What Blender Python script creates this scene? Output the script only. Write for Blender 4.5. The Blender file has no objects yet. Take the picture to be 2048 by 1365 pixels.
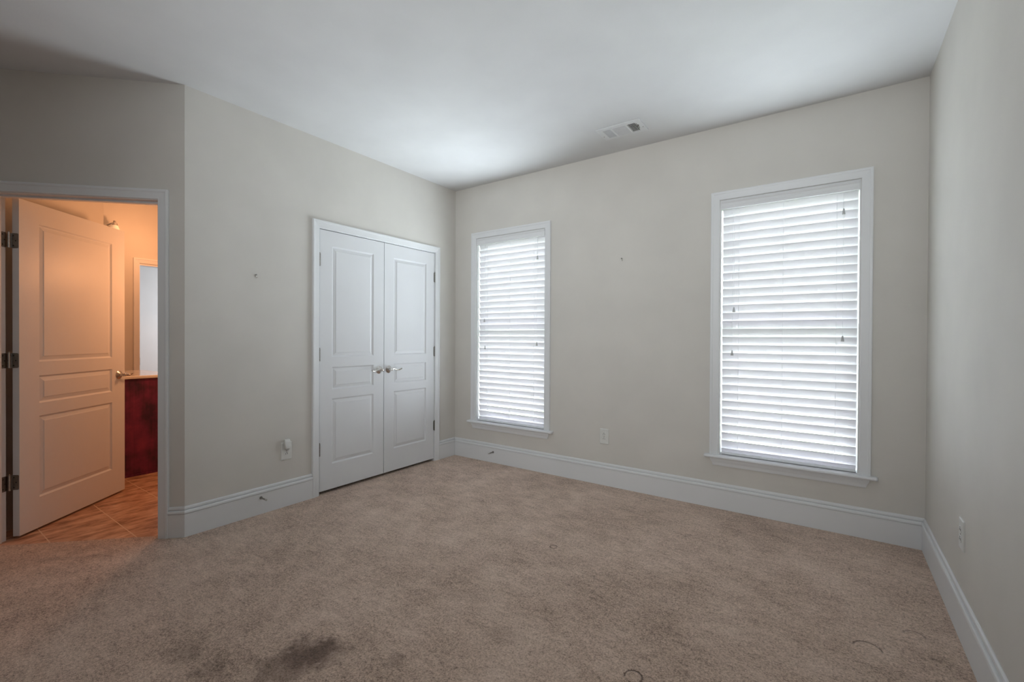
import bpy, bmesh, math, random
from mathutils import Vector, Matrix

random.seed(7)
S = bpy.context.scene
COL = S.collection
PI = math.pi
s45 = math.sqrt(0.5)

# ------------------------------------------------------------------ camera, sky, daylight, exposure
cam_d = bpy.data.cameras.new('camera')
cam = bpy.data.objects.new('camera', cam_d)
COL.objects.link(cam)
cam_d.sensor_width = 36.0
cam_d.lens = 36.0 * 909.7267 / 2048.0
cam_d.clip_start = 0.02
_r = Vector((0.81723458, 0.57628434, 0.00489897))
_u = Vector((-0.00794057, 0.00275995, 0.99996466))
_f = Vector((-0.57625045, 0.8172446, -0.00683155))
M4 = Matrix((_r, _u, -_f)).transposed().to_4x4()
M4.translation = Vector((3.21463, -3.53159, 1.21939))
cam.matrix_world = M4
S.camera = cam

W_STRENGTH = 18.0
WIN_POWER = (12.0, 7.0)
WIN_TILT = (0.60, 0.72)
FILL_POWER = 13.5
BATH_POWER = 17.0
S.view_settings.view_transform = 'Standard'
S.view_settings.look = 'None'
S.view_settings.gamma = 1.0
S.view_settings.exposure = 0.16
S.view_settings.use_curve_mapping = False

world = bpy.data.worlds.new('sky')
S.world = world
world.use_nodes = True
wn = world.node_tree
wn.nodes.clear()
w_out = wn.nodes.new('ShaderNodeOutputWorld')
w_bg = wn.nodes.new('ShaderNodeBackground')
w_bg.inputs['Color'].default_value = (0.90, 0.93, 1.0, 1)
w_bg.inputs['Strength'].default_value = W_STRENGTH
wn.links.new(w_bg.outputs[0], w_out.inputs[0])


def area_light(name, loc, direction, sx, sy, power, color, spread=PI):
    d = bpy.data.lights.new(name, 'AREA')
    d.shape = 'RECTANGLE'
    d.size = sx
    d.size_y = sy
    d.energy = power
    d.color = color
    d.spread = spread
    o = bpy.data.objects.new(name, d)
    COL.objects.link(o)
    o.location = loc
    o.rotation_euler = Vector(direction).to_track_quat('-Z', 'Y').to_euler()
    return o


DAY = (0.82, 0.92, 1.0)
# daylight thrown up into the room by the tilted slats of each blind: one thin source per slat gap
for wx, pw, tilt in ((0.687, WIN_POWER[0], WIN_TILT[0]), (2.951, WIN_POWER[1], WIN_TILT[1])):
    for k in range(15):
        area_light('window_daylight', (wx, 0.004, 2.06 - 0.1146 * k), (0, -1, tilt), 0.77, 0.034, pw / 15, DAY, math.radians(115))
# soft fill added behind the viewer to brighten the window wall
area_light('fill_light', (2.65, -5.22, 1.86), (-0.22, 1, 0.05), 1.3, 1.0, FILL_POWER, (0.94, 0.98, 1.0), math.radians(76))

# ------------------------------------------------------------------ materials
MATS = {}


def new_mat(name):
    m = bpy.data.materials.new(name)
    m.use_nodes = True
    nt = m.node_tree
    b = nt.nodes['Principled BSDF']
    MATS[name] = m
    return m, nt, b


def N(nt, t, **kw):
    n = nt.nodes.new(t)
    for k, v in kw.items():
        setattr(n, k, v)
    return n


def L(nt, a, b):
    nt.links.new(a, b)


def mathn(nt, op, a, b=None, c=None):
    n = N(nt, 'ShaderNodeMath', operation=op)
    for i, v in enumerate((a, b, c)):
        if v is None:
            continue
        if isinstance(v, (int, float)):
            n.inputs[i].default_value = v
        else:
            L(nt, v, n.inputs[i])
    return n.outputs[0]


def ramp(nt, fac, stops):
    n = N(nt, 'ShaderNodeValToRGB')
    el = n.color_ramp.elements
    while len(el) < len(stops):
        el.new(0.5)
    for e, (p, c) in zip(el, stops):
        e.position = p
        e.color = (*c, 1) if len(c) == 3 else c
    L(nt, fac, n.inputs[0])
    return n.outputs[0]


def noise(nt, vec, scale, detail=4, rough=0.5):
    n = N(nt, 'ShaderNodeTexNoise')
    n.inputs['Scale'].default_value = scale
    n.inputs['Detail'].default_value = detail
    n.inputs['Roughness'].default_value = rough
    if vec is not None:
        L(nt, vec, n.inputs['Vector'])
    return n.outputs['Fac']


def objco(nt):
    g = N(nt, 'ShaderNodeNewGeometry')
    return g.outputs['Position']


def bump(nt, b, h, strength, dist):
    n = N(nt, 'ShaderNodeBump')
    n.inputs['Strength'].default_value = strength
    n.inputs['Distance'].default_value = dist
    L(nt, h, n.inputs['Height'])
    L(nt, n.outputs[0], b.inputs['Normal'])


def paint(name, col, rough=0.6, orange=0.12, var=0.03):
    m, nt, b = new_mat(name)
    p = objco(nt)
    n1 = noise(nt, p, 3.0, 3)
    c1 = tuple(x * (1 - var) for x in col)
    c2 = tuple(min(1, x * (1 + var)) for x in col)
    L(nt, ramp(nt, n1, [(0.3, c1), (0.7, c2)]), b.inputs['Base Color'])
    b.inputs['Roughness'].default_value = rough
    b.inputs['Specular IOR Level'].default_value = 0.3
    if orange:
        bump(nt, b, noise(nt, p, 260.0, 2), orange, 0.002)
    return m


def metal(name, col, rough):
    m, nt, b = new_mat(name)
    n1 = noise(nt, objco(nt), 90.0, 3)
    L(nt, ramp(nt, n1, [(0.3, tuple(x * 0.85 for x in col)), (0.7, col)]), b.inputs['Base Color'])
    b.inputs['Metallic'].default_value = 1.0
    b.inputs['Roughness'].default_value = rough
    return m


def plain(name, col, rough=0.5):
    m, nt, b = new_mat(name)
    n1 = noise(nt, objco(nt), 30.0, 2)
    L(nt, ramp(nt, n1, [(0.3, tuple(x * 0.94 for x in col)), (0.7, col)]), b.inputs['Base Color'])
    b.inputs['Roughness'].default_value = rough
    return m


wall_paint = paint('greige_wall_paint', (0.70, 0.675, 0.63), 0.7)
ceil_paint = paint('ceiling_paint', (0.74, 0.745, 0.75), 0.8, 0.15)
trim_paint = paint('white_trim_paint', (0.80, 0.81, 0.82), 0.38, 0.03, 0.015)
door_paint = paint('white_door_paint', (0.79, 0.80, 0.815), 0.40, 0.03, 0.015)
nickel = metal('satin_nickel', (0.62, 0.60, 0.57), 0.24)
steel = metal('dull_steel', (0.35, 0.34, 0.32), 0.35)
chrome = metal('polished_nickel', (0.80, 0.78, 0.75), 0.12)
plastic = plain('white_plastic', (0.78, 0.78, 0.75), 0.35)
dark = plain('dark_slot', (0.02, 0.02, 0.02), 0.6)
rubber = plain('pale_rubber', (0.55, 0.54, 0.52), 0.7)
grille_white = plain('grille_enamel', (0.78, 0.79, 0.80), 0.4)
duct_dark = plain('duct_interior', (0.03, 0.035, 0.035), 0.8)
cord_mat = plain('white_cord', (0.88, 0.88, 0.90), 0.6)
_nt = cord_mat.node_tree
_tr = N(_nt, 'ShaderNodeBsdfTranslucent')
_tr.inputs['Color'].default_value = (0.92, 0.92, 0.95, 1)
_mx = N(_nt, 'ShaderNodeMixShader')
_mx.inputs[0].default_value = 0.85
L(_nt, _nt.nodes['Principled BSDF'].outputs[0], _mx.inputs[1])
L(_nt, _tr.outputs[0], _mx.inputs[2])
L(_nt, _mx.outputs[0], _nt.nodes['Material Output'].inputs['Surface'])
tassel_mat = plain('grey_tassel', (0.55, 0.55, 0.56), 0.5)
vinyl = plain('white_vinyl', (0.85, 0.86, 0.88), 0.4)

# blind slat: white faux wood that lets some daylight glow through
m, nt, b = new_mat('blind_slat')
b.inputs['Base Color'].default_value = (0.87, 0.865, 0.895, 1)
b.inputs['Roughness'].default_value = 0.45
tr = N(nt, 'ShaderNodeBsdfTranslucent')
tr.inputs['Color'].default_value = (0.93, 0.92, 0.97, 1)
mx = N(nt, 'ShaderNodeMixShader')
mx.inputs[0].default_value = 0.22
L(nt, b.outputs[0], mx.inputs[1])
L(nt, tr.outputs[0], mx.inputs[2])
L(nt, mx.outputs[0], nt.nodes['Material Output'].inputs['Surface'])
slat_mat = m

# thin window glass
m, nt, b = new_mat('window_glass')
nt.nodes.remove(b)
tb = N(nt, 'ShaderNodeBsdfTransparent')
tb.inputs['Color'].default_value = (0.96, 0.98, 0.97, 1)
gb = N(nt, 'ShaderNodeBsdfGlossy')
gb.inputs['Roughness'].default_value = 0.02
fr = N(nt, 'ShaderNodeFresnel')
fr.inputs['IOR'].default_value = 1.45
mx = N(nt, 'ShaderNodeMixShader')
L(nt, fr.outputs[0], mx.inputs[0])
L(nt, tb.outputs[0], mx.inputs[1])
L(nt, gb.outputs[0], mx.inputs[2])
L(nt, mx.outputs[0], nt.nodes['Material Output'].inputs['Surface'])
glass = m

# carpet
m, nt, b = new_mat('beige_carpet')
P = objco(nt)


def dist_xy(nt, P, cx, cy, sx=1.0, sy=1.0, rot=0.0):
    mp = N(nt, 'ShaderNodeMapping', vector_type='TEXTURE')
    mp.inputs['Location'].default_value = (cx, cy, 0)
    mp.inputs['Rotation'].default_value = (0, 0, rot)
    mp.inputs['Scale'].default_value = (sx, sy, 1000.0)
    L(nt, P, mp.inputs['Vector'])
    ln = N(nt, 'ShaderNodeVectorMath', operation='LENGTH')
    L(nt, mp.outputs[0], ln.inputs[0])
    return ln.outputs['Value']


def smooth(nt, v, a, c):
    n = N(nt, 'ShaderNodeMapRange', interpolation_type='SMOOTHSTEP')
    n.inputs['From Min'].default_value = a
    n.inputs['From Max'].default_value = c
    n.inputs['To Min'].default_value = 0
    n.inputs['To Max'].default_value = 1
    L(nt, v, n.inputs['Value'])
    return n.outputs[0]


fine = noise(nt, P, 420.0, 3, 0.7)
tuft = noise(nt, P, 130.0, 4, 0.65)
mid = noise(nt, P, 7.0, 7, 0.72)
big = noise(nt, P, 1.7, 3, 0.5)
st = N(nt, 'ShaderNodeMapping')
st.inputs['Rotation'].default_value = (0, 0, 0.6)
st.inputs['Scale'].default_value = (9.0, 26.0, 1)
L(nt, P, st.inputs['Vector'])
lay = noise(nt, st.outputs[0], 1.0, 6, 0.68)          # brushed lay of the pile
clump = noise(nt, P, 55.0, 3, 0.6)
v = mathn(nt, 'MULTIPLY', fine, 0.32)
v = mathn(nt, 'MULTIPLY_ADD', tuft, 0.26, v)
v = mathn(nt, 'MULTIPLY_ADD', clump, 0.13, v)
v = mathn(nt, 'MULTIPLY_ADD', lay, 0.09, v)
v = mathn(nt, 'MULTIPLY_ADD', mid, 0.12, v)
v = mathn(nt, 'MULTIPLY_ADD', big, 0.08, v)
col = ramp(nt, v, [(0.425, (0.130, 0.078, 0.052)), (0.500, (0.610, 0.438, 0.334)), (0.575, (0.860, 0.690, 0.570))])
# stains and dents left by furniture
warp = noise(nt, P, 14.0, 3, 0.6)
dark_sum = None
for (cx, cy, sx, sy, rot, amt) in [(1.590, -2.535, 0.135, 0.090, 0.6, 0.60), (1.575, -2.64, 0.125, 0.17, 0.3, 0.50),
                                   (1.181, -2.828, 0.08, 0.06, 0.2, 0.38), (1.362, -2.812, 0.06, 0.07, 0.2, 0.30),
                                   (1.871, -2.384, 0.035, 0.05, 0.5, 0.28), (1.451, -1.631, 0.03, 0.02, 0.5, 0.30),
                                   (2.108, -0.10, 0.10, 0.03, 0.0, 0.25), (2.12, -2.03, 0.10, 0.06, 0.4, 0.16),
                                   (1.80, -1.90, 0.13, 0.07, 0.7, 0.12), (-0.20, -2.90, 0.20, 0.03, 0.78, 0.22),
                                   (2.08, -0.44, 0.17, 0.012, -0.17, 0.28)]:
    d = dist_xy(nt, P, cx, cy, sx, sy, rot)
    d = mathn(nt, 'ADD', d, mathn(nt, 'MULTIPLY', mathn(nt, 'SUBTRACT', warp, 0.5), 1.6))
    k = mathn(nt, 'MULTIPLY', mathn(nt, 'SUBTRACT', 1.0, smooth(nt, d, 0.35, 1.25)), amt)
    dark_sum = k if dark_sum is None else mathn(nt, 'ADD', dark_sum, k)
ring_sum = None
for (cx, cy, r, amt, half) in [(1.892, -1.224, 0.021, 0.8, 0), (2.637, -1.943, 0.031, 0.9, 0), (3.337, -1.260, 0.046, 0.8, 1), (1.572, -1.143, 0.036, 0.3, 1),
                               (3.50, -1.05, 0.035, 0.5, 1), (2.05, -0.16, 0.03, 0.5, 1)]:
    d = dist_xy(nt, P, cx, cy)
    d = mathn(nt, 'ADD', d, mathn(nt, 'MULTIPLY', mathn(nt, 'SUBTRACT', tuft, 0.5), 0.010))
    a = mathn(nt, 'ABSOLUTE', mathn(nt, 'SUBTRACT', d, r))
    k = mathn(nt, 'MULTIPLY', mathn(nt, 'SUBTRACT', 1.0, smooth(nt, a, 0.001, 0.0055)), amt)
    brk = smooth(nt, noise(nt, P, 42.0, 1), 0.30, 0.44)
    k = mathn(nt, 'MULTIPLY', k, brk)
    if half:
        sp = N(nt, 'ShaderNodeSeparateXYZ')
        L(nt, P, sp.inputs[0])
        k = mathn(nt, 'MULTIPLY', k, smooth(nt, sp.outputs['Y'], cy - 0.006, cy + 0.012))
    ring_sum = k if ring_sum is None else mathn(nt, 'ADD', ring_sum, k)
tot = mathn(nt, 'MINIMUM', mathn(nt, 'ADD', dark_sum, ring_sum), 0.85)
mixc = N(nt, 'ShaderNodeMix', data_type='RGBA', blend_type='MULTIPLY')
L(nt, tot, mixc.inputs['Factor'])
L(nt, col, mixc.inputs['A'])
mixc.inputs['B'].default_value = (0.20, 0.14, 0.11, 1)
L(nt, mixc.outputs['Result'], b.inputs['Base Color'])
b.inputs['Roughness'].default_value = 0.95
b.inputs['Specular IOR Level'].default_value = 0.05
b.inputs['Sheen Weight'].default_value = 0.25
b.inputs['Sheen Roughness'].default_value = 0.6
hgt = mathn(nt, 'SUBTRACT', mathn(nt, 'ADD', mathn(nt, 'MULTIPLY', tuft, 0.8), mathn(nt, 'MULTIPLY', fine, 0.4)), mathn(nt, 'MULTIPLY', ring_sum, 1.5))
bump(nt, b, hgt, 0.6, 0.008)
carpet = m

# bathroom tile
m, nt, b = new_mat('rust_floor_tile')
P = objco(nt)
mp = N(nt, 'ShaderNodeMapping')
mp.inputs['Location'].default_value = (1.455, 2.59, 0)
L(nt, P, mp.inputs['Vector'])
br = N(nt, 'ShaderNodeTexBrick')
br.offset = 0.0
br.inputs['Scale'].default_value = 1.0
br.inputs['Brick Width'].default_value = 0.644
br.inputs['Row Height'].default_value = 0.322
br.inputs['Mortar Size'].default_value = 0.003
br.inputs['Mortar Smooth'].default_value = 0.2
br.inputs['Bias'].default_value = 0.0
L(nt, mp.outputs[0], br.inputs['Vector'])
wv = N(nt, 'ShaderNodeMapping')
wv.inputs['Scale'].default_value = (5.5, 2.0, 1)
wv.inputs['Rotation'].default_value = (0, 0, 0.12)
L(nt, P, wv.inputs['Vector'])
n1 = noise(nt, wv.outputs[0], 3.0, 6, 0.65)
stone = ramp(nt, n1, [(0.34, (0.26, 0.125, 0.070)), (0.50, (0.56, 0.320, 0.200)), (0.70, (0.80, 0.54, 0.38))])
mixc = N(nt, 'ShaderNodeMix', data_type='RGBA')
L(nt, br.outputs['Fac'], mixc.inputs['Factor'])
L(nt, stone, mixc.inputs['A'])
mixc.inputs['B'].default_value = (0.74, 0.56, 0.42, 1)
L(nt, mixc.outputs['Result'], b.inputs['Base Color'])
b.inputs['Roughness'].default_value = 0.38
bump(nt, b, mathn(nt, 'SUBTRACT', mathn(nt, 'MULTIPLY', n1, 0.2), br.outputs['Fac']), 0.3, 0.003)
tile = m

# vanity wood
m, nt, b = new_mat('cherry_stained_wood')
P = objco(nt)
n1 = noise(nt, P, 4.5, 4, 0.6)
gm = N(nt, 'ShaderNodeMapping')
gm.inputs['Scale'].default_value = (60, 60, 3)
L(nt, P, gm.inputs['Vector'])
n2 = noise(nt, gm.outputs[0], 1.0, 4, 0.6)
vv = mathn(nt, 'MULTIPLY_ADD', n1, 0.8, mathn(nt, 'MULTIPLY', n2, 0.2))
L(nt, ramp(nt, vv, [(0.38, (0.05, 0.009, 0.034)), (0.52, (0.17, 0.018, 0.066)), (0.66, (0.26, 0.028, 0.085))]), b.inputs['Base Color'])
b.inputs['Roughness'].default_value = 0.45
cherry = m

m, nt, b = new_mat('cultured_marble')
n1 = noise(nt, objco(nt), 5.0, 6, 0.6)
L(nt, ramp(nt, n1, [(0.3, (0.74, 0.68, 0.60)), (0.7, (0.84, 0.79, 0.72))]), b.inputs['Base Color'])
b.inputs['Roughness'].default_value = 0.12
marble = m

m, nt, b = new_mat('lamp_glass_shade')
n1 = noise(nt, objco(nt), 20.0, 2)
L(nt, ramp(nt, n1, [(0.3, (0.85, 0.80, 0.74)), (0.7, (0.92, 0.88, 0.83))]), b.inputs['Base Color'])
b.inputs['Roughness'].default_value = 0.3
b.inputs['Emission Color'].default_value = (1.0, 0.62, 0.32, 1)
b.inputs['Emission Strength'].default_value = 0.25
shade_mat = m

m, nt, b = new_mat('lawn')
n1 = noise(nt, objco(nt), 8.0, 5, 0.7)
L(nt, ramp(nt, n1, [(0.3, (0.24, 0.31, 0.15)), (0.7, (0.42, 0.50, 0.28))]), b.inputs['Base Color'])
b.inputs['Roughness'].default_value = 0.9
lawn = m
concrete = plain('pale_concrete', (0.62, 0.60, 0.57), 0.8)
siding = plain('pale_siding', (0.72, 0.66, 0.66), 0.7)

# ------------------------------------------------------------------ mesh helpers


class Fr:
    """local frame of a wall: u along it, n out of it, z up"""

    def __init__(s, o, u, n):
        s.o, s.u, s.n = Vector(o), Vector(u), Vector(n)

    def p(s, u, n, z):
        return s.o + s.u * u + s.n * n + Vector((0, 0, z))


WLD = Fr((0, 0, 0), (1, 0, 0), (0, 1, 0))
FA = Fr((0, 0, 0), (0, 1, 0), (1, 0, 0))
FB = Fr((0, 0, 0), (1, 0, 0), (0, -1, 0))
RW = 3.66
YA = 2.42
H = 2.74
FC = Fr((RW, 0, 0), (0, 1, 0), (-1, 0, 0))
FD = Fr((0, -YA, 0), (-s45, -s45, 0), (s45, -s45, 0))


def box(bm, fr, u0, u1, n0, n1, z0, z1):
    vs = [bm.verts.new(fr.p(u, n, z)) for z in (z0, z1) for n in (n0, n1) for u in (u0, u1)]
    for f in ((0, 1, 3, 2), (4, 6, 7, 5), (0, 4, 5, 1), (2, 3, 7, 6), (0, 2, 6, 4), (1, 5, 7, 3)):
        bm.faces.new([vs[i] for i in f])
    return vs


def prism(bm, ptsA, ptsB):
    """solid between two matching rings"""
    a = [bm.verts.new(p) for p in ptsA]
    c = [bm.verts.new(p) for p in ptsB]
    n = len(a)
    bm.faces.new(a)
    bm.faces.new(c[::-1])
    for i in range(n):
        bm.faces.new((a[i], c[i], c[(i + 1) % n], a[(i + 1) % n]))


def rings(bm, rs, cap=True, closed=False):
    vs = [[bm.verts.new(p) for p in r] for r in rs]
    n = len(vs[0])
    pairs = list(zip(vs[:-1], vs[1:]))
    if closed:
        pairs.append((vs[-1], vs[0]))
    for A, B in pairs:
        for i in range(n):
            bm.faces.new((A[i], B[i], B[(i + 1) % n], A[(i + 1) % n]))
    if cap and not closed:
        bm.faces.new(vs[0])
        bm.faces.new(vs[-1][::-1])


def tube(bm, pts, rad, seg=10):
    pts = [Vector(p) for p in pts]
    if isinstance(rad, (int, float)):
        rad = [rad] * len(pts)
    rs = []
    prev = None
    for i, p in enumerate(pts):
        d = (pts[min(i + 1, len(pts) - 1)] - pts[max(i - 1, 0)]).normalized()
        if prev is None:
            a = Vector((0, 0, 1)) if abs(d.z) < 0.9 else Vector((1, 0, 0))
            x = d.cross(a).normalized()
        else:
            x = (prev - d * prev.dot(d)).normalized()
        prev = x
        y = d.cross(x)
        rs.append([p + (x * math.cos(2 * PI * k / seg) + y * math.sin(2 * PI * k / seg)) * rad[i] for k in range(seg)])
    rings(bm, rs)


def lathe(bm, o, axis, prof, seg=24):
    """prof: (distance along axis, radius)"""
    o = Vector(o)
    d = Vector(axis).normalized()
    a = Vector((0, 0, 1)) if abs(d.z) < 0.9 else Vector((1, 0, 0))
    x = d.cross(a).normalized()
    y = d.cross(x)
    rs = [[o + d * t + (x * math.cos(2 * PI * k / seg) + y * math.sin(2 * PI * k / seg)) * max(r, 1e-4) for k in range(seg)] for t, r in prof]
    rings(bm, rs)


def sweep(bm, fr, path, prof, side=1):
    """path: (u,z) polyline in the wall plane; prof: closed list of (offset to the left of travel * side, n). Mitred."""
    P2 = [Vector(p) for p in path]
    rs = []
    for i, p in enumerate(P2):
        dirs = []
        if i > 0:
            dirs.append((p - P2[i - 1]).normalized())
        if i < len(P2) - 1:
            dirs.append((P2[i + 1] - p).normalized())
        ns = [Vector((-d.y, d.x)) * side for d in dirs]
        if len(ns) == 2:
            mvec = (ns[0] + ns[1])
            mvec = mvec / (1 + ns[0].dot(ns[1]))
        else:
            mvec = ns[0]
        rs.append([fr.p(p.x + mvec.x * o, n, p.y + mvec.y * o) for o, n in prof])
    rings(bm, rs)


def run_profile(bm, path, prof, side=1):
    """path: ground-plan (x,y) polyline; prof: closed list of (offset, z)."""
    P2 = [Vector(p) for p in path]
    rs = []
    for i, p in enumerate(P2):
        dirs = []
        if i > 0:
            dirs.append((p - P2[i - 1]).normalized())
        if i < len(P2) - 1:
            dirs.append((P2[i + 1] - p).normalized())
        ns = [Vector((-d.y, d.x)) * side for d in dirs]
        if len(ns) == 2:
            mvec = (ns[0] + ns[1]) / (1 + ns[0].dot(ns[1]))
        else:
            mvec = ns[0]
        rs.append([Vector((p.x + mvec.x * o, p.y + mvec.y * o, z)) for o, z in prof])
    rings(bm, rs)


def obj(name, bm, mat, parent=None, smooth=False, bevel=0.0, label=None):
    bmesh.ops.recalc_face_normals(bm, faces=bm.faces)
    me = bpy.data.meshes.new(name)
    bm.to_mesh(me)
    bm.free()
    me.materials.append(mat)
    if smooth:
        me.polygons.foreach_set('use_smooth', [True] * len(me.polygons))
        me.set_sharp_from_angle(angle=math.radians(35))
    o = bpy.data.objects.new(name, me)
    COL.objects.link(o)
    if parent is not None:
        o.parent = parent
        o.matrix_parent_inverse = parent.matrix_world.inverted()
    if bevel:
        md = o.modifiers.new('bevel', 'BEVEL')
        md.width = bevel
        md.segments = 2
        md.limit_method = 'ANGLE'
    if label:
        o['label'] = label
    return o


def tag(o, label, cat, group=None, kind=None):
    o['label'] = label
    o['category'] = cat
    if group:
        o['group'] = group
    if kind:
        o['kind'] = kind
    return o


def empty(name, loc, label, cat, group=None, kind=None):
    o = bpy.data.objects.new(name, None)
    o.empty_display_size = 0.05
    COL.objects.link(o)
    o.location = loc
    bpy.context.view_layer.update()
    return tag(o, label, cat, group, kind)


def struct(name, bm, mat, label, cat, **kw):
    return tag(obj(name, bm, mat, **kw), label, cat, kind='structure')


B = bmesh.new

# ------------------------------------------------------------------ room shell
CL0, CL1, CLT = -1.535, -0.304, 2.052      # closet opening inside the jambs
W1 = (0.286, 1.088)
W2 = (2.549, 3.351)
WZ0, WZ1 = 0.387, 2.210
TW = 0.115                                 # partition thickness
WBT = 0.22                                 # outside wall thickness
YB = -5.2
DT0, DT1, DTOP = 0.146, 1.016, 2.036       # bathroom doorway in the angled wall
DE = 1.9

bm = B()
box(bm, FA, CL1 + 0.016, 0, -TW, 0, 0, H)
box(bm, FA, -YA, CL0 - 0.016, -TW, 0, 0, H)
box(bm, FA, CL0 - 0.016, CL1 + 0.016, -TW, 0, CLT + 0.016, H)
struct('wall_left', bm, wall_paint, 'greige wall holding the white double closet doors', 'wall')

bm = B()
xs = [-TW, W1[0], W1[1], W2[0], W2[1], RW + TW]
for i in (0, 2, 4):
    box(bm, FB, xs[i], xs[i + 1], -WBT, 0, 0, H)
for w in (W1, W2):
    box(bm, FB, w[0], w[1], -WBT, 0, 0, WZ0 - 0.02)
    box(bm, FB, w[0], w[1], -WBT, 0, WZ1, H)
struct('wall_back', bm, wall_paint, 'greige wall with the two blind-covered windows', 'wall')

bm = B()
box(bm, FC, YB, 0, -TW, 0, 0, H)
struct('wall_right', bm, wall_paint, 'long plain greige wall meeting the wide window wall', 'wall')

bm = B()
box(bm, FD, 0, DT0 - 0.016, -TW, 0, 0, H)
box(bm, FD, DT1 + 0.016, DE, -TW, 0, 0, H)
box(bm, FD, DT0 - 0.016, DT1 + 0.016, -TW, 0, DTOP + 0.016, H)
# the partition behind the corner
struct('wall_angled', bm, wall_paint, 'shaded diagonal greige wall around the bathroom doorway', 'wall')

xe, ye = -DE * s45, -YA - DE * s45
bm = B()
box(bm, WLD, xe - TW, xe, YB, ye, 0, H)
struct('wall_rear_left', bm, wall_paint, 'greige wall beyond the diagonal wall, out of view', 'wall')
bm = B()
box(bm, WLD, xe - TW, 1.90, YB - TW, YB, 0, H)
box(bm, WLD, 3.40, RW + TW, YB - TW, YB, 0, H)
box(bm, WLD, 1.90, 3.40, YB - TW, YB, 2.44, H)  # opening made for the added fill light
struct('wall_front', bm, wall_paint, 'greige wall with an opening added for the fill light, behind the viewer', 'wall')
bm = B()
box(bm, WLD, 1.40, 3.90, -6.70, -6.60, -0.03, H)
box(bm, WLD, 1.40, 1.50, -6.60, YB - TW, -0.03, H)
box(bm, WLD, 3.80, 3.90, -6.60, YB - TW, -0.03, H)
struct('wall_fill_recess', bm, wall_paint, 'unseen greige walls added around the fill light behind the viewer', 'wall')  # walls added out of view to house the fill light

bm = B()
VX0, VX1, VY0, VY1 = 1.785, 2.112, -0.462, -0.264      # air vent
HX0, HX1, HY0, HY1 = VX0 + 0.02, VX1 - 0.02, VY0 + 0.02, VY1 - 0.02
for x0_, x1_, y0_, y1_ in ((-5.0, HX0, -6.7, WBT), (HX1, 3.9, -6.7, WBT), (HX0, HX1, -6.7, HY0), (HX0, HX1, HY1, WBT)):
    box(bm, WLD, x0_, x1_, y0_, y1_, H, H + 0.1)
struct('ceiling', bm, ceil_paint, 'smooth white flat ceiling with a vent near the windows', 'ceiling')

bm = B()
off = 0.035 / s45
poly = [(0, 0), (RW, 0), (RW, YB), (xe, YB), (xe, ye + off), (0, -YA + off)]
prism(bm, [Vector((x, y, 0)) for x, y in poly], [Vector((x, y, -0.02)) for x, y in poly])
box(bm, WLD, -0.66, 0.0, -1.70, -0.12, -0.02, -0.001)
box(bm, WLD, 1.45, 3.85, -6.65, YB, -0.02, -0.0005)
struct('floor', bm, carpet, 'worn beige cut-pile carpet with stains and furniture dents', 'carpet')

bm = B()
box(bm, WLD, -5.0, 0.05, -5.3, 0.0, -0.06, -0.021)
poly = [(-0.75, -0.9), (-5.0, -0.9), (-5.0, -5.2), (xe - TW, -5.2), (xe, ye + off + 0.002), (0 - 0.002, -YA + off + 0.002), (-0.115, -2.25), (-0.75, -1.85)]
prism(bm, [Vector((x, y, -0.004)) for x, y in poly], [Vector((x, y, -0.03)) for x, y in poly])
struct('floor_bathroom', bm, tile, 'rust brown stone-look tile floor inside the bathroom', 'floor')

# closet interior
bm = B()
box(bm, WLD, -0.76, -0.66, -1.80, 0.0, -0.02, H)
box(bm, WLD, -0.66, -TW, -1.80, -1.70, -0.02, H)
box(bm, WLD, -0.66, -TW, -0.12, 0.0, -0.02, H)
struct('wall_closet', bm, wall_paint, 'walls inside the closet behind the white double doors', 'wall')

# ------------------------------------------------------------------ baseboards
bprof = [(0, 0.184), (0.0035, 0.184), (0.0080, 0.179), (0.0095, 0.171), (0.0095, 0.1670), (0.0045, 0.1655), (0.0045, 0.1625), (0.0140, 0.1610),
         (0.0175, 0.1560), (0.0190, 0.1475), (0.0190, 0.1455), (0.0120, 0.1445), (0.0120, 0.1410), (0.0145, 0.1395), (0.0145, -0.01), (0, -0.01)]


def baseboard(name, path, side, label):
    bm = B()
    run_profile(bm, path, bprof, side)
    return struct(name, bm, trim_paint, label, 'baseboard')


cd = 0.060
baseboard('baseboard_back', [(0.0015, 0), (RW - 0.0015, 0)], -1, 'long white baseboard under the two windows')
baseboard('baseboard_right', [(RW, -0.016), (RW, YB)], -1, 'white baseboard along the plain side wall')
baseboard('baseboard_corner', [(0, CL1 + cd), (0, -0.016)], -1, 'short white baseboard between closet casing and corner')
pD = FD.p(DT0 - cd, 0, 0)
baseboard('baseboard_left', [(pD.x, pD.y), (0, -YA), (0, CL0 - cd)], -1, 'white baseboard between bathroom doorway and closet')

# ------------------------------------------------------------------ casings
cprof = [(0, 0), (0, 0.0085), (0.003, 0.0105), (0.010, 0.0110), (0.030, 0.0135), (0.040, 0.0150), (0.043, 0.0175), (0.053, 0.0185), (0.0575, 0.0165),
         (0.058, 0.0)]


def casing(name, fr, u0, u1, z0, ztop, parent=None, mat=trim_paint, label=None, cat='trim', kind=True):
    bm = B()
    sweep(bm, fr, [(u0, z0), (u0, ztop), (u1, ztop), (u1, z0)], cprof, 1)
    if parent is not None:
        return obj(name, bm, mat, parent)
    return struct(name, bm, mat, label, cat)


def jamb(bm, fr, u0, u1, ztop, n0, n1, t=0.016, z0=-0.01):
    box(bm, fr, u0 - t, u0, n0, n1, z0, ztop + t)
    box(bm, fr, u1, u1 + t, n0, n1, z0, ztop + t)
    box(bm, fr, u0, u1, n0, n1, ztop, ztop + t)


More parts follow.
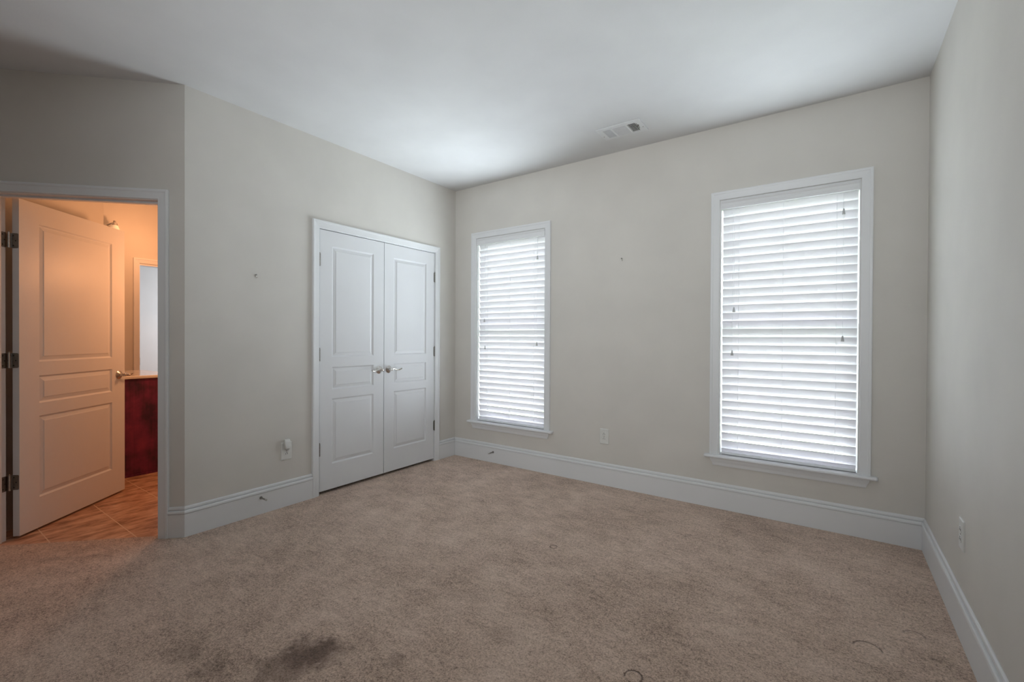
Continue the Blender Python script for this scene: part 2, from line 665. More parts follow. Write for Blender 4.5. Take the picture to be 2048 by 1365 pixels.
# FA: u = y. u0 < u1, going up at u0 then along +u: left of travel is -u side => outwards
c = casing('trim_1', FA, CL0 - 0.004, CL1 + 0.004, -0.01, CLT + 0.004, label='white casing around the double closet doors', cat='door casing')
bm = B()
jamb(bm, FA, CL0, CL1, CLT, -TW, 0.0)
jo = obj('jamb', bm, trim_paint, c)

c2 = casing('trim_2', FD, DT0 - 0.004, DT1 + 0.004, -0.01, DTOP + 0.004, label='white casing around the bathroom doorway', cat='door casing')
bm = B()
jamb(bm, FD, DT0, DT1, DTOP, -TW, 0.0)
box(bm, FD, DT0, DT0 + 0.011, -TW + 0.040, -TW + 0.072, -0.003, DTOP)
box(bm, FD, DT0 + 0.011, DT1 - 0.011, -TW + 0.040, -TW + 0.072, DTOP - 0.011, DTOP)
box(bm, FD, DT1 - 0.011, DT1, -TW + 0.040, -TW + 0.072, -0.003, DTOP)
obj('jamb', bm, trim_paint, c2)

# ------------------------------------------------------------------ panel doors


def panel_slab(bm, fr, w, z0, z1, th, stile_l, stile_r, panels, band=0.039):
    """slab whose front face is at n=0 and back at n=-th; raised panels on both faces"""
    us = [0, stile_l, w - stile_r, w]
    zs = [z0]
    for a, c_ in panels:
        zs += [a, c_]
    zs.append(z1)
    pset = {(round(a, 4), round(c_, 4)) for a, c_ in panels}
    for n, sg in ((0.0, -1), (-th, 1)):
        for i in range(3):
            for k in range(len(zs) - 1):
                a, c_ = zs[k], zs[k + 1]
                if i == 1 and (round(a, 4), round(c_, 4)) in pset:
                    prof = [(0, 0), (0.0035, 0.0035), (0.009, 0.0085), (0.012, 0.009), (band - 0.006, 0.0035), (band - 0.0045, 0.0015), (band, 0.0012)]
                    prev = None
                    for o, dn in prof:
                        r = [bm.verts.new(fr.p(u, n + sg * dn, z)) for u, z in ((us[1] + o, a + o), (us[2] - o, a + o), (us[2] - o, c_ - o), (us[1] + o, c_ - o))]
                        if prev:
                            for q in range(4):
                                bm.faces.new((prev[q], prev[(q + 1) % 4], r[(q + 1) % 4], r[q]))
                        prev = r
                    bm.faces.new(prev)
                else:
                    bm.faces.new([bm.verts.new(fr.p(u, n, z)) for u, z in ((us[i], a), (us[i + 1], a), (us[i + 1], c_), (us[i], c_))])
    for u in (0, w):
        bm.faces.new([bm.verts.new(fr.p(u, n, z)) for n, z in ((0, z0), (-th, z0), (-th, z1), (0, z1))])
    for z in (z0, z1):
        bm.faces.new([bm.verts.new(fr.p(u, n, z)) for u, n in ((0, 0), (w, 0), (w, -th), (0, -th))])
    bmesh.ops.remove_doubles(bm, verts=bm.verts, dist=0.00005)


def lever(parent, fr, u, n, z, dirn, mat, label, ln=0.126):
    """rose, neck and lever; dirn = +1/-1 along u"""
    bm = B()
    nv = fr.n
    lathe(bm, fr.p(u, n, z), nv, [(0, 0.0), (0, 0.033), (0.003, 0.033), (0.006, 0.030), (0.009, 0.024), (0.012, 0.021), (0.016, 0.0135), (0.030, 0.0115), (0.036, 0.0125), (0.040, 0.0)], 24)
    h = obj('handle', bm, mat, parent, smooth=True, label=label)
    bm = B()
    pts, rad = [], []
    for k in range(15):
        t = k / 14
        uu = u + dirn * (-0.016 + ln * t)
        zz = z + 0.006 * math.sin(t * 2 * PI) + (0.004 if k > 12 else 0)
        nn = n + 0.044 - 0.010 * math.sin(t * PI * 0.9) + (0.006 * max(0, (t - 0.8)) * 5)
        pts.append(fr.p(uu, nn, zz))
        rad.append(0.0105 - 0.0045 * t + (0.0008 if k == 14 else 0))
    tube(bm, pts, rad, 12)
    lathe(bm, fr.p(u, n + 0.030, z), nv, [(0, 0.0), (0, 0.010), (0.014, 0.011), (0.022, 0.010), (0.025, 0.006), (0.026, 0)], 16)
    obj('lever', bm, mat, h, smooth=True)
    return h


def knuckle_hinge(parent, fr, u, n, z, mat=steel):
    bm = B()
    for k in range(5):
        a = z - 0.045 + k * 0.018
        lathe(bm, fr.p(u, n, a + 0.0006), (0, 0, 1), [(0, 0), (0, 0.0058), (0.0168, 0.0058), (0.0168, 0)], 12)
    lathe(bm, fr.p(u, n, z - 0.050), (0, 0, 1), [(0, 0), (0.001, 0.0045), (0.005, 0.0055), (0.0055, 0)], 10)
    lathe(bm, fr.p(u, n, z + 0.045), (0, 0, 1), [(0, 0), (0.0, 0.0055), (0.003, 0.0055), (0.004, 0.003), (0.008, 0.0045), (0.010, 0.003), (0.0105, 0)], 10)
    box(bm, fr, u - 0.010, u + 0.010, n - 0.008, n - 0.0055, z - 0.044, z + 0.044)
    return obj('hinge', bm, mat, parent, smooth=True)


LZ0, LZ1 = 0.025, 2.047
PZ = [(0.222, 0.734), (0.807, 0.983), (1.062, 1.932)]
leafs = []
for (name, y0, w, hu, hs, lab) in (('door_1', CL0 + 0.003, 0.6095, CL0 + 0.0005, -1, 'closet door leaf farther from the windows, lever pointing away from them'),
                                   ('door_2', CL1 - 0.003 - 0.6095, 0.6095, CL1 - 0.0005, 1, 'closet door leaf nearer the narrow window, lever pointing to it')):
    bm = B()
    fr = Fr((0, y0, 0), (0, 1, 0), (1, 0, 0))
    panel_slab(bm, fr, w, LZ0, LZ1, 0.035, 0.107, 0.107, PZ)
    d = struct(name, bm, door_paint, lab, 'closet door')
    for hz in (0.350, 1.082, 1.812):
        knuckle_hinge(d, FA, hu, 0.0062, hz)
    hy = -0.917 + (-0.055 if hs < 0 else 0.050)
    lever(d, FA, hy, 0.0, 0.936, hs, chrome, 'shiny nickel lever handle')
    bm = B()
    cy = -0.917 + (-0.055 if hs < 0 else 0.055)
    box(bm, FA, cy - 0.028, cy + 0.028, -0.030, -0.004, LZ1, LZ1 + 0.0035)
    lathe(bm, FA.p(cy, -0.012, LZ1 + 0.0005), (0, 0, 1), [(0, 0), (0, 0.006), (0.003, 0.005), (0.0042, 0)], 12)
    obj('ball_catch', bm, steel, d, smooth=True)

# bathroom door, swung open into the bathroom
N0 = Vector((-0.775, -3.005, 0))
E0 = Vector((-1.345, -2.362, 0))
du = (E0 - N0).normalized()
dn = Vector((du.y, -du.x, 0))
if dn.dot(Vector((3.2, -3.5, 0)) - N0) < 0:
    dn = -dn
FDOOR = Fr(N0, du, dn)
DW = 0.860
bm = B()
panel_slab(bm, FDOOR, DW, 0.011, 2.042, 0.036, 0.130, 0.130, [(0.202, 0.715), (0.795, 0.968), (1.055, 1.918)], 0.040)
bd = struct('door_3', bm, door_paint, 'white three-panel bathroom door standing open, tinted orange by the bathroom lamp', 'bathroom door')
lever(bd, FDOOR, DW - 0.062, 0.0, 0.919, 1, nickel, 'nickel lever handle', 0.092)
bm = B()
lathe(bm, FDOOR.p(DW - 0.062, -0.036, 0.919), -dn, [(0, 0.0), (0, 0.033), (0.006, 0.030), (0.012, 0.021), (0.030, 0.0115), (0.040, 0.0)], 20)
tube(bm, [FDOOR.p(DW - 0.062 + 0.0 - 0.11 * t + 0.01, -0.078, 0.919 + 0.005 * math.sin(6 * t)) for t in [i / 8 for i in range(9)]], 0.008, 10)
obj('handle', bm, nickel, bd, smooth=True)
# three butt hinges: knuckle on the bathroom edge of the jamb, one leaf on the jamb and one on the door edge
kp = FD.p(DT1 - 0.014, -TW - 0.004, 0)


def rrect(cx, cz, w, h, r, fn, seg=4):
    out = []
    for qx, qz, a0 in ((1, 1, 0), (-1, 1, PI / 2), (-1, -1, PI), (1, -1, 3 * PI / 2)):
        for k in range(seg + 1):
            a = a0 + k / seg * PI / 2
            out.append(fn(cx + qx * (w / 2 - r) + r * math.cos(a), cz + qz * (h / 2 - r) + r * math.sin(a)))
    return out


for hz in (0.336, 1.069, 1.787):
    bm = B()
    for k in range(5):
        a = hz - 0.045 + k * 0.018
        lathe(bm, kp + Vector((0, 0, a + 0.0005)), (0, 0, 1), [(0, 0), (0, 0.0060), (0.0170, 0.0060), (0.0170, 0)], 12)
    lathe(bm, kp + Vector((0, 0, hz + 0.045)), (0, 0, 1), [(0, 0.0), (0, 0.0055), (0.003, 0.0055), (0.004, 0.003), (0.008, 0.0045), (0.011, 0)], 10)
    h = obj('hinge', bm, nickel, bd, smooth=True, label='nickel butt hinge')
    # leaf lying on the inner face of the jamb (plane u = DT1)
    bm = B()
    f1 = lambda a, z: FD.p(DT1 - 0.0005, a, z)
    f2 = lambda a, z: FD.p(DT1 - 0.0030, a, z)
    prism(bm, rrect(-TW + 0.014, hz, 0.040, 0.089, 0.010, f1), rrect(-TW + 0.014, hz, 0.040, 0.089, 0.010, f2))
    obj('jamb_leaf', bm, steel, h)
    # leaf on the hinge edge of the door (plane u = 0 of the door)
    bm = B()
    g1 = lambda a, z: FDOOR.p(-0.0002, a, z)
    g2 = lambda a, z: FDOOR.p(-0.0026, a, z)
    prism(bm, rrect(-0.0205, hz, 0.036, 0.089, 0.008, g1), rrect(-0.0205, hz, 0.036, 0.089, 0.008, g2))
    # web between knuckle and door edge
    q = FDOOR.p(-0.0015, -0.036, 0)
    v1 = Vector((kp.x, kp.y, 0))
    dv = (q - v1)
    if dv.length > 0.004:
        dv.normalize()
        nv = Vector((-dv.y, dv.x, 0)) * 0.0012
        e = q
        prism(bm, [v1 + nv + Vector((0, 0, hz - 0.044)), e + nv + Vector((0, 0, hz - 0.044)), e - nv + Vector((0, 0, hz - 0.044)), v1 - nv + Vector((0, 0, hz - 0.044))],
              [v1 + nv + Vector((0, 0, hz + 0.044)), e + nv + Vector((0, 0, hz + 0.044)), e - nv + Vector((0, 0, hz + 0.044)), v1 - nv + Vector((0, 0, hz + 0.044))])
    obj('door_leaf', bm, steel, h)
    for (da, dz) in ((-0.008, 0.030), (0.004, 0.0), (-0.008, -0.030)):
        for pt, ax in ((FDOOR.p(-0.0026, -0.0205 + da, hz + dz), -du), (FD.p(DT1 - 0.0030, -TW + 0.014 - da, hz + dz), FD.u * -1)):
            bm = B()
            lathe(bm, pt, ax, [(0, 0.0), (0, 0.0040), (0.0008, 0.0030), (0.0008, 0)], 10)
            obj('screw', bm, dark, h)

# ------------------------------------------------------------------ windows and blinds


def window(idx, x0, x1, lab):
    root = empty('window_%d' % idx, ((x0 + x1) / 2, 0, WZ0), lab, 'window', kind='structure')
    # casing: two legs and a head
    bm = B()
    sweep(bm, FB, [(x0 - 0.002, WZ0), (x0 - 0.002, WZ1 + 0.002), (x1 + 0.002, WZ1 + 0.002), (x1 + 0.002, WZ0)], cprof, 1)
    obj('casing', bm, trim_paint, root)
    # stool with horns
    bm = B()
    h = 0.093
    pr = [(0.0, WZ0 - 0.022), (0.036, WZ0 - 0.022), (0.044, WZ0 - 0.019), (0.048, WZ0 - 0.011), (0.045, WZ0 - 0.003), (0.038, WZ0), (0.0, WZ0)]
    xa, xb = x0 - h, x1 + h
    rs = []
    for x, e in ((xa, 0.008), (xa + 0.008, 0.0), (xb - 0.008, 0.0), (xb, 0.008)):
        rs.append([FB.p(x, max(0.0, n - (e if n > 0.03 else 0)), z + (e * 0.3 if z < WZ0 - 0.02 else (-e * 0.3 if z > WZ0 - 0.004 else 0))) for n, z in pr])
    rings(bm, rs)
    box(bm, FB, x0, x1, -0.125, 0.0, WZ0 - 0.020, WZ0)
    obj('sill', bm, trim_paint, root)
    # apron with returned, tapering ends
    bm = B()
    pr = [(0.0, WZ0 - 0.022, 0), (0.0190, WZ0 - 0.022, 0), (0.0180, WZ0 - 0.040, 0.004), (0.0130, WZ0 - 0.055, 0.012), (0.0110, WZ0 - 0.072, 0.017), (0.0085, WZ0 - 0.0775, 0.0185), (0.0, WZ0 - 0.0775, 0.0185)]
    xa, xb = x0 - 0.055, x1 + 0.055
    rings(bm, [[FB.p(xa + i, n, z) for n, z, i in pr], [FB.p(xb - i, n, z) for n, z, i in pr]])
    obj('apron', bm, trim_paint, root)
    # jamb lining
    bm = B()
    t = 0.006
    box(bm, FB, x0, x0 + t, -0.125, 0.0, WZ0, WZ1)
    box(bm, FB, x1 - t, x1, -0.125, 0.0, WZ0, WZ1)
    box(bm, FB, x0 + t, x1 - t, -0.125, 0.0, WZ1 - t, WZ1)
    obj('jamb', bm, trim_paint, root)
    # vinyl double-hung sashes
    zm = (WZ0 + WZ1) / 2
    for nm, za, zb, na, nb in (('lower_sash', WZ0, zm + 0.018, -0.160, -0.130), ('upper_sash', zm - 0.018, WZ1, -0.195, -0.163)):
        bm = B()
        f = 0.036
        box(bm, FB, x0, x0 + f, na, nb, za, zb)
        box(bm, FB, x1 - f, x1, na, nb, za, zb)
        box(bm, FB, x0 + f, x1 - f, na, nb, za, za + f)
        box(bm, FB, x0 + f, x1 - f, na, nb, zb - f, zb)
        sa = obj(nm, bm, vinyl, root)
        bm = B()
        box(bm, FB, x0 + f - 0.003, x1 - f + 0.003, (na + nb) / 2 - 0.002, (na + nb) / 2 + 0.002, za + f - 0.003, zb - f + 0.003)
        obj('glass', bm, glass, sa)
    return root


window(1, W1[0], W1[1], 'window nearest the closet doors, its white blind fully lowered')
window(2, W2[0], W2[1], 'window nearest the plain side wall, its white blind fully lowered')

SL_TILT = math.radians(70)
SL_CH = 0.0635
SL_N = -0.040


def blind(x0, x1, ladders, tassels, lab):
    root = empty('window_blind', ((x0 + x1) / 2, -SL_N, WZ0), lab, 'blind', 'white slatted blinds on the two windows')
    xa, xb = x0 + 0.013, x1 - 0.013
    # valance board with moulded face, and the headrail behind it
    bm = B()
    pr = [(-0.012, 2.146), (0.004, 2.146), (0.006, 2.150), (0.006, 2.163), (0.003, 2.168), (0.003, 2.186), (0.006, 2.192), (0.009, 2.199), (0.009, 2.2025), (-0.012, 2.2025)]
    rings(bm, [[FB.p(x, n, z) for n, z in pr] for x in (x0 + 0.007, x1 - 0.007)])
    obj('valance', bm, trim_paint, root)
    bm = B()
    box(bm, FB, xa, xb, -0.068, -0.014, 2.150, 2.2025)
    obj('headrail', bm, vinyl, root)
    # slats
    bm = B()
    ca, sa = math.cos(SL_TILT), math.sin(SL_TILT)
    for k in range(-1, 30):
        zt = 2.093 - 0.0573 * k            # room-side upper edge
        cz = zt - SL_CH / 2 * sa
        if cz + SL_CH / 2 * sa > 2.149 + 0.002:
            zt = 2.149
            cz = zt - SL_CH / 2 * sa
        jig = random.uniform(-0.6, 0.6) * 0.0009
        prof = []
        for d, th in ((0.5, 0.0006), (0.48, 0.0014), (0.2, 0.0017), (-0.2, 0.0017), (-0.48, 0.0014), (-0.5, 0.0006)):
            prof.append((d * SL_CH, th))
        ring = [(d, th) for d, th in prof] + [(d, -th) for d, th in prof[::-1]]
        rs = []
        for x in (xa, xb):
            # chord direction: towards room and up
            rs.append([FB.p(x, SL_N + d * ca - th * sa, cz + jig + d * sa + th * ca) for d, th in ring])
        rings(bm, rs)
    obj('slats', bm, slat_mat, root)
    # bottom rail
    bm = B()
    box(bm, FB, xa, xb, SL_N - 0.022, SL_N + 0.026, WZ0 + 0.004, WZ0 + 0.018)
    obj('bottom_rail', bm, vinyl, root, bevel=0.003)
    # ladder cords: front and back strings
    for x in ladders:
        bm = B()
        nf = SL_N + SL_CH / 2 * ca + 0.0035
        tube(bm, [FB.p(x, nf, 2.15), FB.p(x, nf, WZ0 + 0.019)], 0.0011, 6)
        nbk = SL_N - SL_CH / 2 * ca - 0.0030
        tube(bm, [FB.p(x, nbk, 2.15), FB.p(x, nbk, WZ0 + 0.019)], 0.0011, 6)
        obj('ladder_cord', bm, cord_mat, root)
    for i, (x, z) in enumerate(tassels):
        bm = B()
        nf = SL_N + SL_CH / 2 * ca + 0.010
        tube(bm, [FB.p(x, nf, 2.148), FB.p(x, nf, z + 0.014)], 0.0010, 6)
        c_ = obj('pull_cord', bm, cord_mat, root)
        bm = B()
        lathe(bm, FB.p(x, nf, z - 0.020), (0, 0, 1), [(0, 0), (0, 0.0085), (0.003, 0.0090), (0.020, 0.0060), (0.032, 0.0045), (0.036, 0.0025), (0.0365, 0)], 14)
        obj('tassel', bm, tassel_mat, c_, smooth=True, label='small bell-shaped tassel')
    return root


blind(W1[0], W1[1], (0.407, 0.680, 0.955), ((0.372, 1.394), (0.381, 1.125), (0.993, 1.963), (0.990, 1.167)), 'white slatted blind on the window next to the closet')
blind(W2[0], W2[1], (2.668, 2.937, 3.231), ((2.639, 1.430), (2.629, 1.122), (3.265, 2.030), (3.265, 1.227)), 'white slatted blind on the window next to the plain side wall')

# ------------------------------------------------------------------ outlets, plug, nails, door stops


def outlet(fr, u, z, lab):
    root = empty('wall_outlet', fr.p(u, 0, z), lab, 'outlet', 'white duplex outlets on the walls')
    bm = B()
    w, h = 0.079, 0.127
    rs = []
    for ins, n in ((0, 0), (0, 0.0035), (0.003, 0.0060), (0.006, 0.0066)):
        rs.append(rrect(u, z, w - 2 * ins, h - 2 * ins, 0.004, lambda a, c_, n=n: fr.p(a, n, c_), 2))
    rings(bm, rs)
    obj('cover_plate', bm, plastic, root)
    for dz in (0.0195, -0.0195):
        bm = B()
        rs = []
        for ins, n in ((0, 0.0066), (0, 0.0078), (0.001, 0.0084)):
            rs.append(rrect(u, z + dz, 0.034 - 2 * ins, 0.028 - 2 * ins, 0.011, lambda a, c_, n=n: fr.p(a, n, c_), 4))
        rings(bm, rs)
        r = obj('receptacle', bm, plastic, root)
        bm = B()
        box(bm, fr, u - 0.0078, u - 0.0052, 0.0084, 0.0090, z + dz - 0.005, z + dz + 0.0045)
        box(bm, fr, u + 0.0052, u + 0.0078, 0.0084, 0.0090, z + dz - 0.004, z + dz + 0.0035)
        lathe(bm, fr.p(u, 0.0084, z + dz + 0.0095), fr.n, [(0, 0.0), (0, 0.0026), (0.0006, 0.0026), (0.0006, 0)], 10)
        obj('slots', bm, dark, r)
    bm = B()
    lathe(bm, fr.p(u, 0.0066, z), fr.n, [(0, 0.0), (0, 0.0035), (0.0010, 0.0028), (0.0010, 0)], 10)
    obj('screw', bm, nickel, root)
    return root


outlet(FA, -1.792, 0.397, 'white duplex outlet on the closet wall with a device plugged in')
outlet(FB, 1.669, 0.404, 'white duplex outlet on the wall between the two windows')
outlet(FC, -0.925, 0.416, 'white duplex outlet on the plain side wall')

# small plug-in night light in the upper socket
root = empty('night_light', FA.p(-1.800, 0.0, 0.43), 'small translucent white plug-in device in the upper socket of the outlet', 'night light')
bm = B()
lathe(bm, FA.p(-1.792, 0.0092, 0.4165), FA.n, [(0, 0), (0, 0.015), (0.012, 0.0145), (0.018, 0.011), (0.021, 0.005), (0.0215, 0)], 18)
obj('plug_body', bm, tassel_mat, root, smooth=True)
bm = B()
rs = []
for z, w, n0, n1 in ((0.418, 0.028, 0.012, 0.034), (0.440, 0.036, 0.010, 0.032), (0.465, 0.042, 0.009, 0.029), (0.480, 0.038, 0.009, 0.022), (0.484, 0.030, 0.010, 0.018)):
    rs.append([FA.p(-1.794 - w / 2, n0, z), FA.p(-1.794 + w / 2, n0, z), FA.p(-1.794 + w / 2, n1, z), FA.p(-1.794 - w / 2, n1, z)])
rings(bm, rs)
obj('shade', bm, plastic, root, bevel=0.004)


def nail(fr, u, z, lab, cat):
    root = empty('wall_hook' if cat == 'hook' else 'wall_anchor', fr.p(u, 0, z), lab, cat)
    bm = B()
    lathe(bm, fr.p(u, 0.0, z + 0.006), fr.n, [(0, 0), (0, 0.0032), (0.010, 0.0032), (0.011, 0.0055), (0.013, 0.0050), (0.0135, 0)], 10)
    obj('nail_head', bm, steel, root, smooth=True)
    bm = B()
    tube(bm, [fr.p(u, 0.001, z + 0.006), fr.p(u + 0.001, 0.002, z - 0.008), fr.p(u + 0.004, 0.007, z - 0.014), fr.p(u + 0.006, 0.012, z - 0.010)], 0.0022, 8)
    obj('hook', bm, nickel, root, smooth=True)
    return root


nail(FA, -2.006, 1.634, 'small picture hook and nail left in the closet wall', 'hook')
nail(FB, 1.812, 1.862, 'small picture nail left high between the two windows', 'nail')


def door_stop(fr, u, z, side, lab):
    root = empty('door_stop', fr.p(u, 0.0145, z), lab, 'door stop', 'spring door stops on the baseboards')
    a = fr.p(u, 0.0150, z)
    bm = B()
    lathe(bm, a, fr.n, [(0, 0), (0, 0.0105), (0.003, 0.0100), (0.008, 0.0065), (0.014, 0.0055), (0.0145, 0)], 14)
    obj('base', bm, steel, root, smooth=True)
    bm = B()
    prof = [(0.0142, 0.0)]
    t = 0.0142
    for k in range(18):
        prof += [(t, 0.0044), (t + 0.0012, 0.0052), (t + 0.0024, 0.0044)]
        t += 0.0026
    prof.append((t, 0.0))
    lathe(bm, a, fr.n, prof, 12)
    obj('spring', bm, steel, root, smooth=True)
    bm = B()
    lathe(bm, a, fr.n, [(t, 0), (t, 0.0062), (t + 0.012, 0.0068), (t + 0.015, 0.0050), (t + 0.0155, 0)], 14)
    obj('rubber_tip', bm, rubber, root, smooth=True)
    return root


door_stop(FA, -1.975, 0.112, 1, 'spring door stop on the baseboard left of the closet doors')
door_stop(FB, 0.516, 0.104, 1, 'spring door stop on the baseboard under the window next to the closet')

# ------------------------------------------------------------------ ceiling vent
root = empty('ceiling_vent', ((VX0 + VX1) / 2, (VY0 + VY1) / 2, H), 'white rectangular air vent with louvers on the ceiling', 'vent')
ZV = H - 0.007
banks = [(1.826, 1.884), (1.900, 1.996), (2.008, 2.066)]
by0, by1 = -0.425, -0.290
bm = B()
xs = [VX0, banks[0][0], banks[0][1], banks[1][0], banks[1][1], banks[2][0], banks[2][1], VX1]
box(bm, WLD, VX0, VX1, VY0, by0, ZV, H - 0.0005)
box(bm, WLD, VX0, VX1, by1, VY1, ZV, H - 0.0005)
for i in (0, 2, 4, 6):
    box(bm, WLD, xs[i], xs[i + 1], by0, by1, ZV, H - 0.0005)
obj('frame', bm, grille_white, root)
bm = B()
zt = H + 0.095
for a_, b_, c_, d_ in ((HX0, HX0 + 0.002, HY0, HY1), (HX1 - 0.002, HX1, HY0, HY1), (HX0, HX1, HY0, HY0 + 0.002), (HX0, HX1, HY1 - 0.002, HY1)):
    box(bm, WLD, a_, b_, c_, d_, H, zt)
box(bm, WLD, HX0, HX1, HY0, HY1, zt, zt + 0.002)
obj('duct', bm, duct_dark, root)


def fin(bm, p0, p1, lo, hi, th):
    """thin angled blade running p0-p1; lo/hi: offsets of its lower and upper edge"""
    lo, hi = Vector(lo), Vector(hi)
    a_ = (hi - lo).normalized()
    run = (Vector(p1) - Vector(p0)).normalized()
    t_ = a_.cross(run) * th / 2
    r = lambda p: [Vector(p) + lo - t_, Vector(p) + lo + t_, Vector(p) + hi + t_, Vector(p) + hi - t_]
    prism(bm, r(p0), r(p1))


for bi, (a, c_) in enumerate(banks):
    bm = B()
    if bi == 1:
        n = 9
        for k in range(n):
            yc = by0 + (k + 0.5) * (by1 - by0) / n
            fin(bm, (a, yc, ZV), (c_, yc, ZV), (0, 0.009, 0.0), (0, -0.008, 0.012), 0.001)
    else:
        n = 6
        for k in range(n):
            xc = a + (k + 0.5) * (c_ - a) / n
            if bi == 0:
                fin(bm, (xc, by0, ZV), (xc, by1, ZV), (-0.0048, 0, 0.0), (0.0048, 0, 0.012), 0.001)
            else:
                fin(bm, (xc, by0, ZV), (xc, by1, ZV), (0.0030, 0, 0.0), (-0.0040, 0, 0.012), 0.0022)
    obj('louver_bank', bm, grille_white, root)
bm = B()
box(bm, WLD, 2.070, 2.0735, -0.415, -0.335, ZV - 0.004, ZV + 0.001)
box(bm, WLD, 2.070, 2.082, -0.385, -0.378, ZV - 0.010, ZV)
obj('damper_lever', bm, steel, root)
for (x, y) in ((1.800, -0.335), (2.096, -0.335)):
    bm = B()
    lathe(bm, (x, y, ZV), (0, 0, -1), [(0, 0), (0, 0.0045), (0.0012, 0.0035), (0.0013, 0)], 10)
    obj('screw', bm, steel, root)

# ------------------------------------------------------------------ bathroom beyond the doorway
XF = -3.30
RET_N = -1.112
bm = B()
DOY0, DOY1 = -1.722, -0.95
box(bm, WLD, XF - 0.12, XF, -4.2, DOY0 - 0.016, -0.03, H)
box(bm, WLD, XF - 0.12, XF, DOY0 - 0.016, DOY1, 2.052, H)
box(bm, WLD, XF - 0.12, XF, DOY1, 0.0, -0.03, H)
struct('wall_bathroom_far', bm, wall_paint, 'bright orange-lit bathroom wall with a white doorway', 'wall')
bm = B()
box(bm, FD, 1.13, 1.25, RET_N, -TW, -0.03, H)
struct('wall_bathroom_return', bm, wall_paint, 'shaded bathroom wall showing above the open door', 'wall')
bm = B()
box(bm, WLD, -3.42, -0.76, -0.94, -0.84, -0.03, H)
struct('wall_bathroom_side', bm, wall_paint, 'bathroom wall hidden behind the closet', 'wall')
bm = B()
box(bm, WLD, XF, xe - TW, -4.20, -4.10, -0.03, H)
struct('wall_bathroom_end', bm, wall_paint, 'bathroom wall hidden behind the open door', 'wall')
bm = B()
box(bm, WLD, -4.9, -4.8, -3.0, 0.0, -0.03, H)
box(bm, WLD, -4.8, -3.42, -0.12, 0.0, -0.03, H)
box(bm, WLD, -4.8, -3.32, -2.6, -2.5, -0.03, H)
struct('wall_next_room', bm, ceil_paint, 'pale daylit wall seen through the far bathroom doorway', 'wall')

FF = Fr((XF, 0, 0), (0, 1, 0), (1, 0, 0))
c3 = casing('trim_3', FF, DOY0 - 0.004, DOY1 + 0.004, -0.02, 2.056, label='orange-lit white casing around the far bathroom doorway', cat='door casing')
bm = B()
box(bm, FF, DOY0 - 0.016, DOY0, -0.12, 0.0, -0.02, 2.052)
box(bm, FF, DOY0, DOY1, -0.12, 0.0, 2.036, 2.052)
obj('jamb', bm, trim_paint, c3)
bm = B()
lathe(bm, FF.p(DOY0 + 0.004, -0.03, 0.885), (0, 0, 1), [(0, 0), (0, 0.0065), (0.085, 0.0065), (0.085, 0)], 10)
box(bm, FF, DOY0, DOY0 + 0.003, -0.07, -0.03, 0.885, 0.970)
obj('hinge', bm, steel, c3)

# vanity cabinet and its top
van = empty('vanity_cabinet', (-2.3, -2.17, 0), 'dark cherry red vanity cabinet behind the open bathroom door', 'cabinet')
VXR = -1.755
bm = B()
box(bm, WLD, -2.57, VXR, -2.44, -1.90, 0.0, 0.845)
obj('carcass', bm, cherry, van, bevel=0.002)
bm = B()
box(bm, WLD, VXR, VXR + 0.010, -2.44, -1.895, -0.004, 0.016)
obj('base_strip', bm, cherry, van)
for k in range(2):
    xa = -2.55 + k * 0.40
    bm = B()
    panel_slab(bm, Fr((xa, -2.46, 0), (1, 0, 0), (0, -1, 0)), 0.37, 0.12, 0.80, 0.018, 0.06, 0.06, [(0.18, 0.74)], 0.03)
    d = obj('door', bm, cherry, van)
    bm = B()
    lathe(bm, (xa + (0.33 if k == 0 else 0.04), -2.461, 0.70), (0, -1, 0), [(0, 0), (0, 0.006), (0.012, 0.005), (0.016, 0.013), (0.024, 0.011), (0.026, 0)], 14)
    obj('knob', bm, nickel, d, smooth=True)
bm = B()
box(bm, WLD, -2.585, VXR + 0.022, -2.475, -1.885, 0.846, 0.872)
tag(obj('countertop', bm, marble, bevel=0.006), 'pale glossy countertop lying on the red vanity', 'countertop')

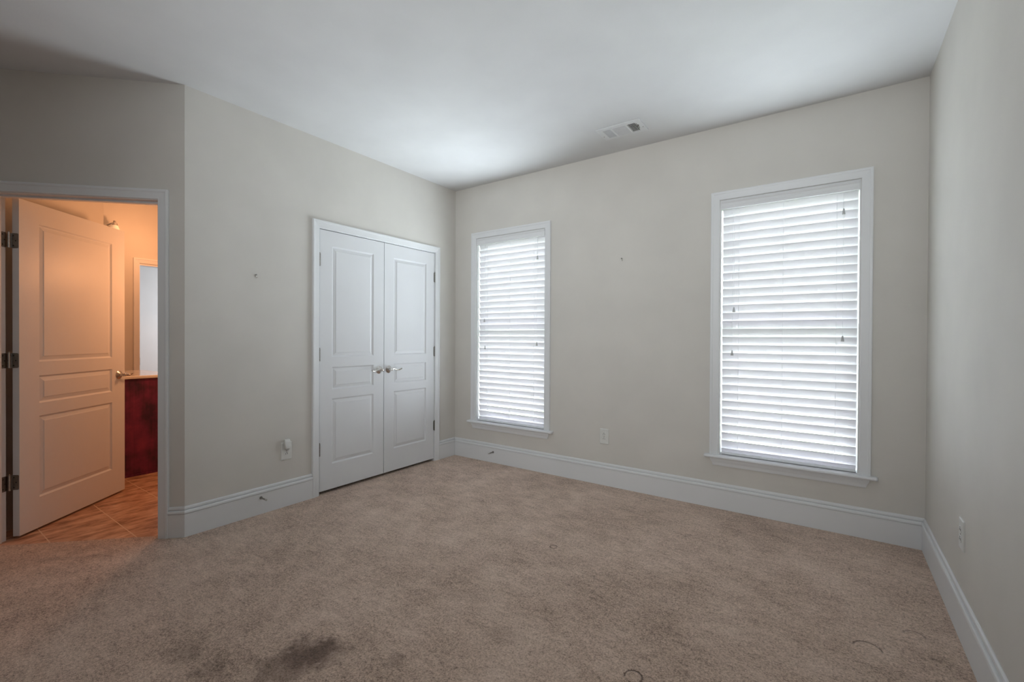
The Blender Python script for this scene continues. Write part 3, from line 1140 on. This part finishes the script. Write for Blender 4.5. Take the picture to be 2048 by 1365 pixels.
# wall lamp above the door top
SY, SZ = -2.005, 2.425
lamp = empty('wall_lamp', (XF, SY, SZ), 'polished wall lamp with bell shade, just above the open bathroom door', 'lamp')
bm = B()
box(bm, FF, SY - 0.050, SY + 0.06, 0.0, 0.022, SZ - 0.060, SZ - 0.010)
box(bm, FF, SY - 0.150, SY - 0.010, 0.040, 0.062, SZ - 0.016, SZ + 0.008)
box(bm, FF, SY - 0.040, SY - 0.020, 0.020, 0.045, SZ - 0.030, SZ + 0.004)
obj('backplate', bm, chrome, lamp, bevel=0.006)
bm = B()
tube(bm, [FF.p(SY - 0.03, 0.050, SZ - 0.006), FF.p(SY - 0.005, 0.06, SZ + 0.008), FF.p(SY + 0.028, 0.085, SZ + 0.030), FF.p(SY + 0.03, 0.110, SZ + 0.038), FF.p(SY + 0.03, 0.125, SZ + 0.025)], 0.0095, 10)
lathe(bm, FF.p(SY + 0.03, 0.115, SZ + 0.036), (0, 0, 1), [(0, 0), (0, 0.012), (0.010, 0.014), (0.016, 0.008), (0.018, 0)], 14)
obj('arm', bm, chrome, lamp, smooth=True)
bm = B()
lathe(bm, FF.p(SY + 0.03, 0.122, SZ + 0.028), (0, 0, -1), [(0, 0), (0, 0.020), (0.015, 0.026), (0.03, 0.028), (0.03, 0)], 18)
obj('shade_holder', bm, chrome, lamp, smooth=True)
bm = B()
lathe(bm, FF.p(SY + 0.03, 0.122, SZ + 0.0), (0, 0, -1), [(0, 0.026), (0.015, 0.033), (0.045, 0.042), (0.075, 0.055), (0.075, 0.052), (0.045, 0.038), (0.015, 0.029), (0.003, 0.022)], 24)
obj('lamp_shade', bm, shade_mat, lamp, smooth=True)


def point_light(name, loc, power, color, r):
    d = bpy.data.lights.new(name, 'POINT')
    d.energy = power
    d.color = color
    d.shadow_soft_size = r
    o = bpy.data.objects.new(name, d)
    COL.objects.link(o)
    o.location = loc
    return o


WARM = (1.0, 0.435, 0.19)
point_light('wall_lamp_bulb', FF.p(SY + 0.25, 0.55, 2.25), BATH_POWER * 0.60, WARM, 0.06)
point_light('bathroom_fill_light', (-1.02, -1.75, 1.75), BATH_POWER * 1.0, WARM, 0.10)  # unseen warm fill added at head height to light door and vanity
area_light('next_room_daylight', (-4.0, -0.25, 1.5), (-0.3, -1, 0), 0.8, 1.2, 15.5, (0.86, 0.94, 1.0))

# ------------------------------------------------------------------ outdoors
bm = B()
box(bm, WLD, -30, 30, 2.6, 40, -0.45, -0.35)
tag(obj('lawn', bm, lawn), 'green lawn glimpsed under the lowered blinds', 'lawn', kind='structure')
bm = B()
box(bm, WLD, -30, 30, WBT, 2.6, -0.45, -0.34)
tag(obj('path', bm, concrete), 'pale concrete strip added outside the windows for neutral bounce light', 'path', kind='structure')  # strip added out of view so light bounced off the ground stays neutral
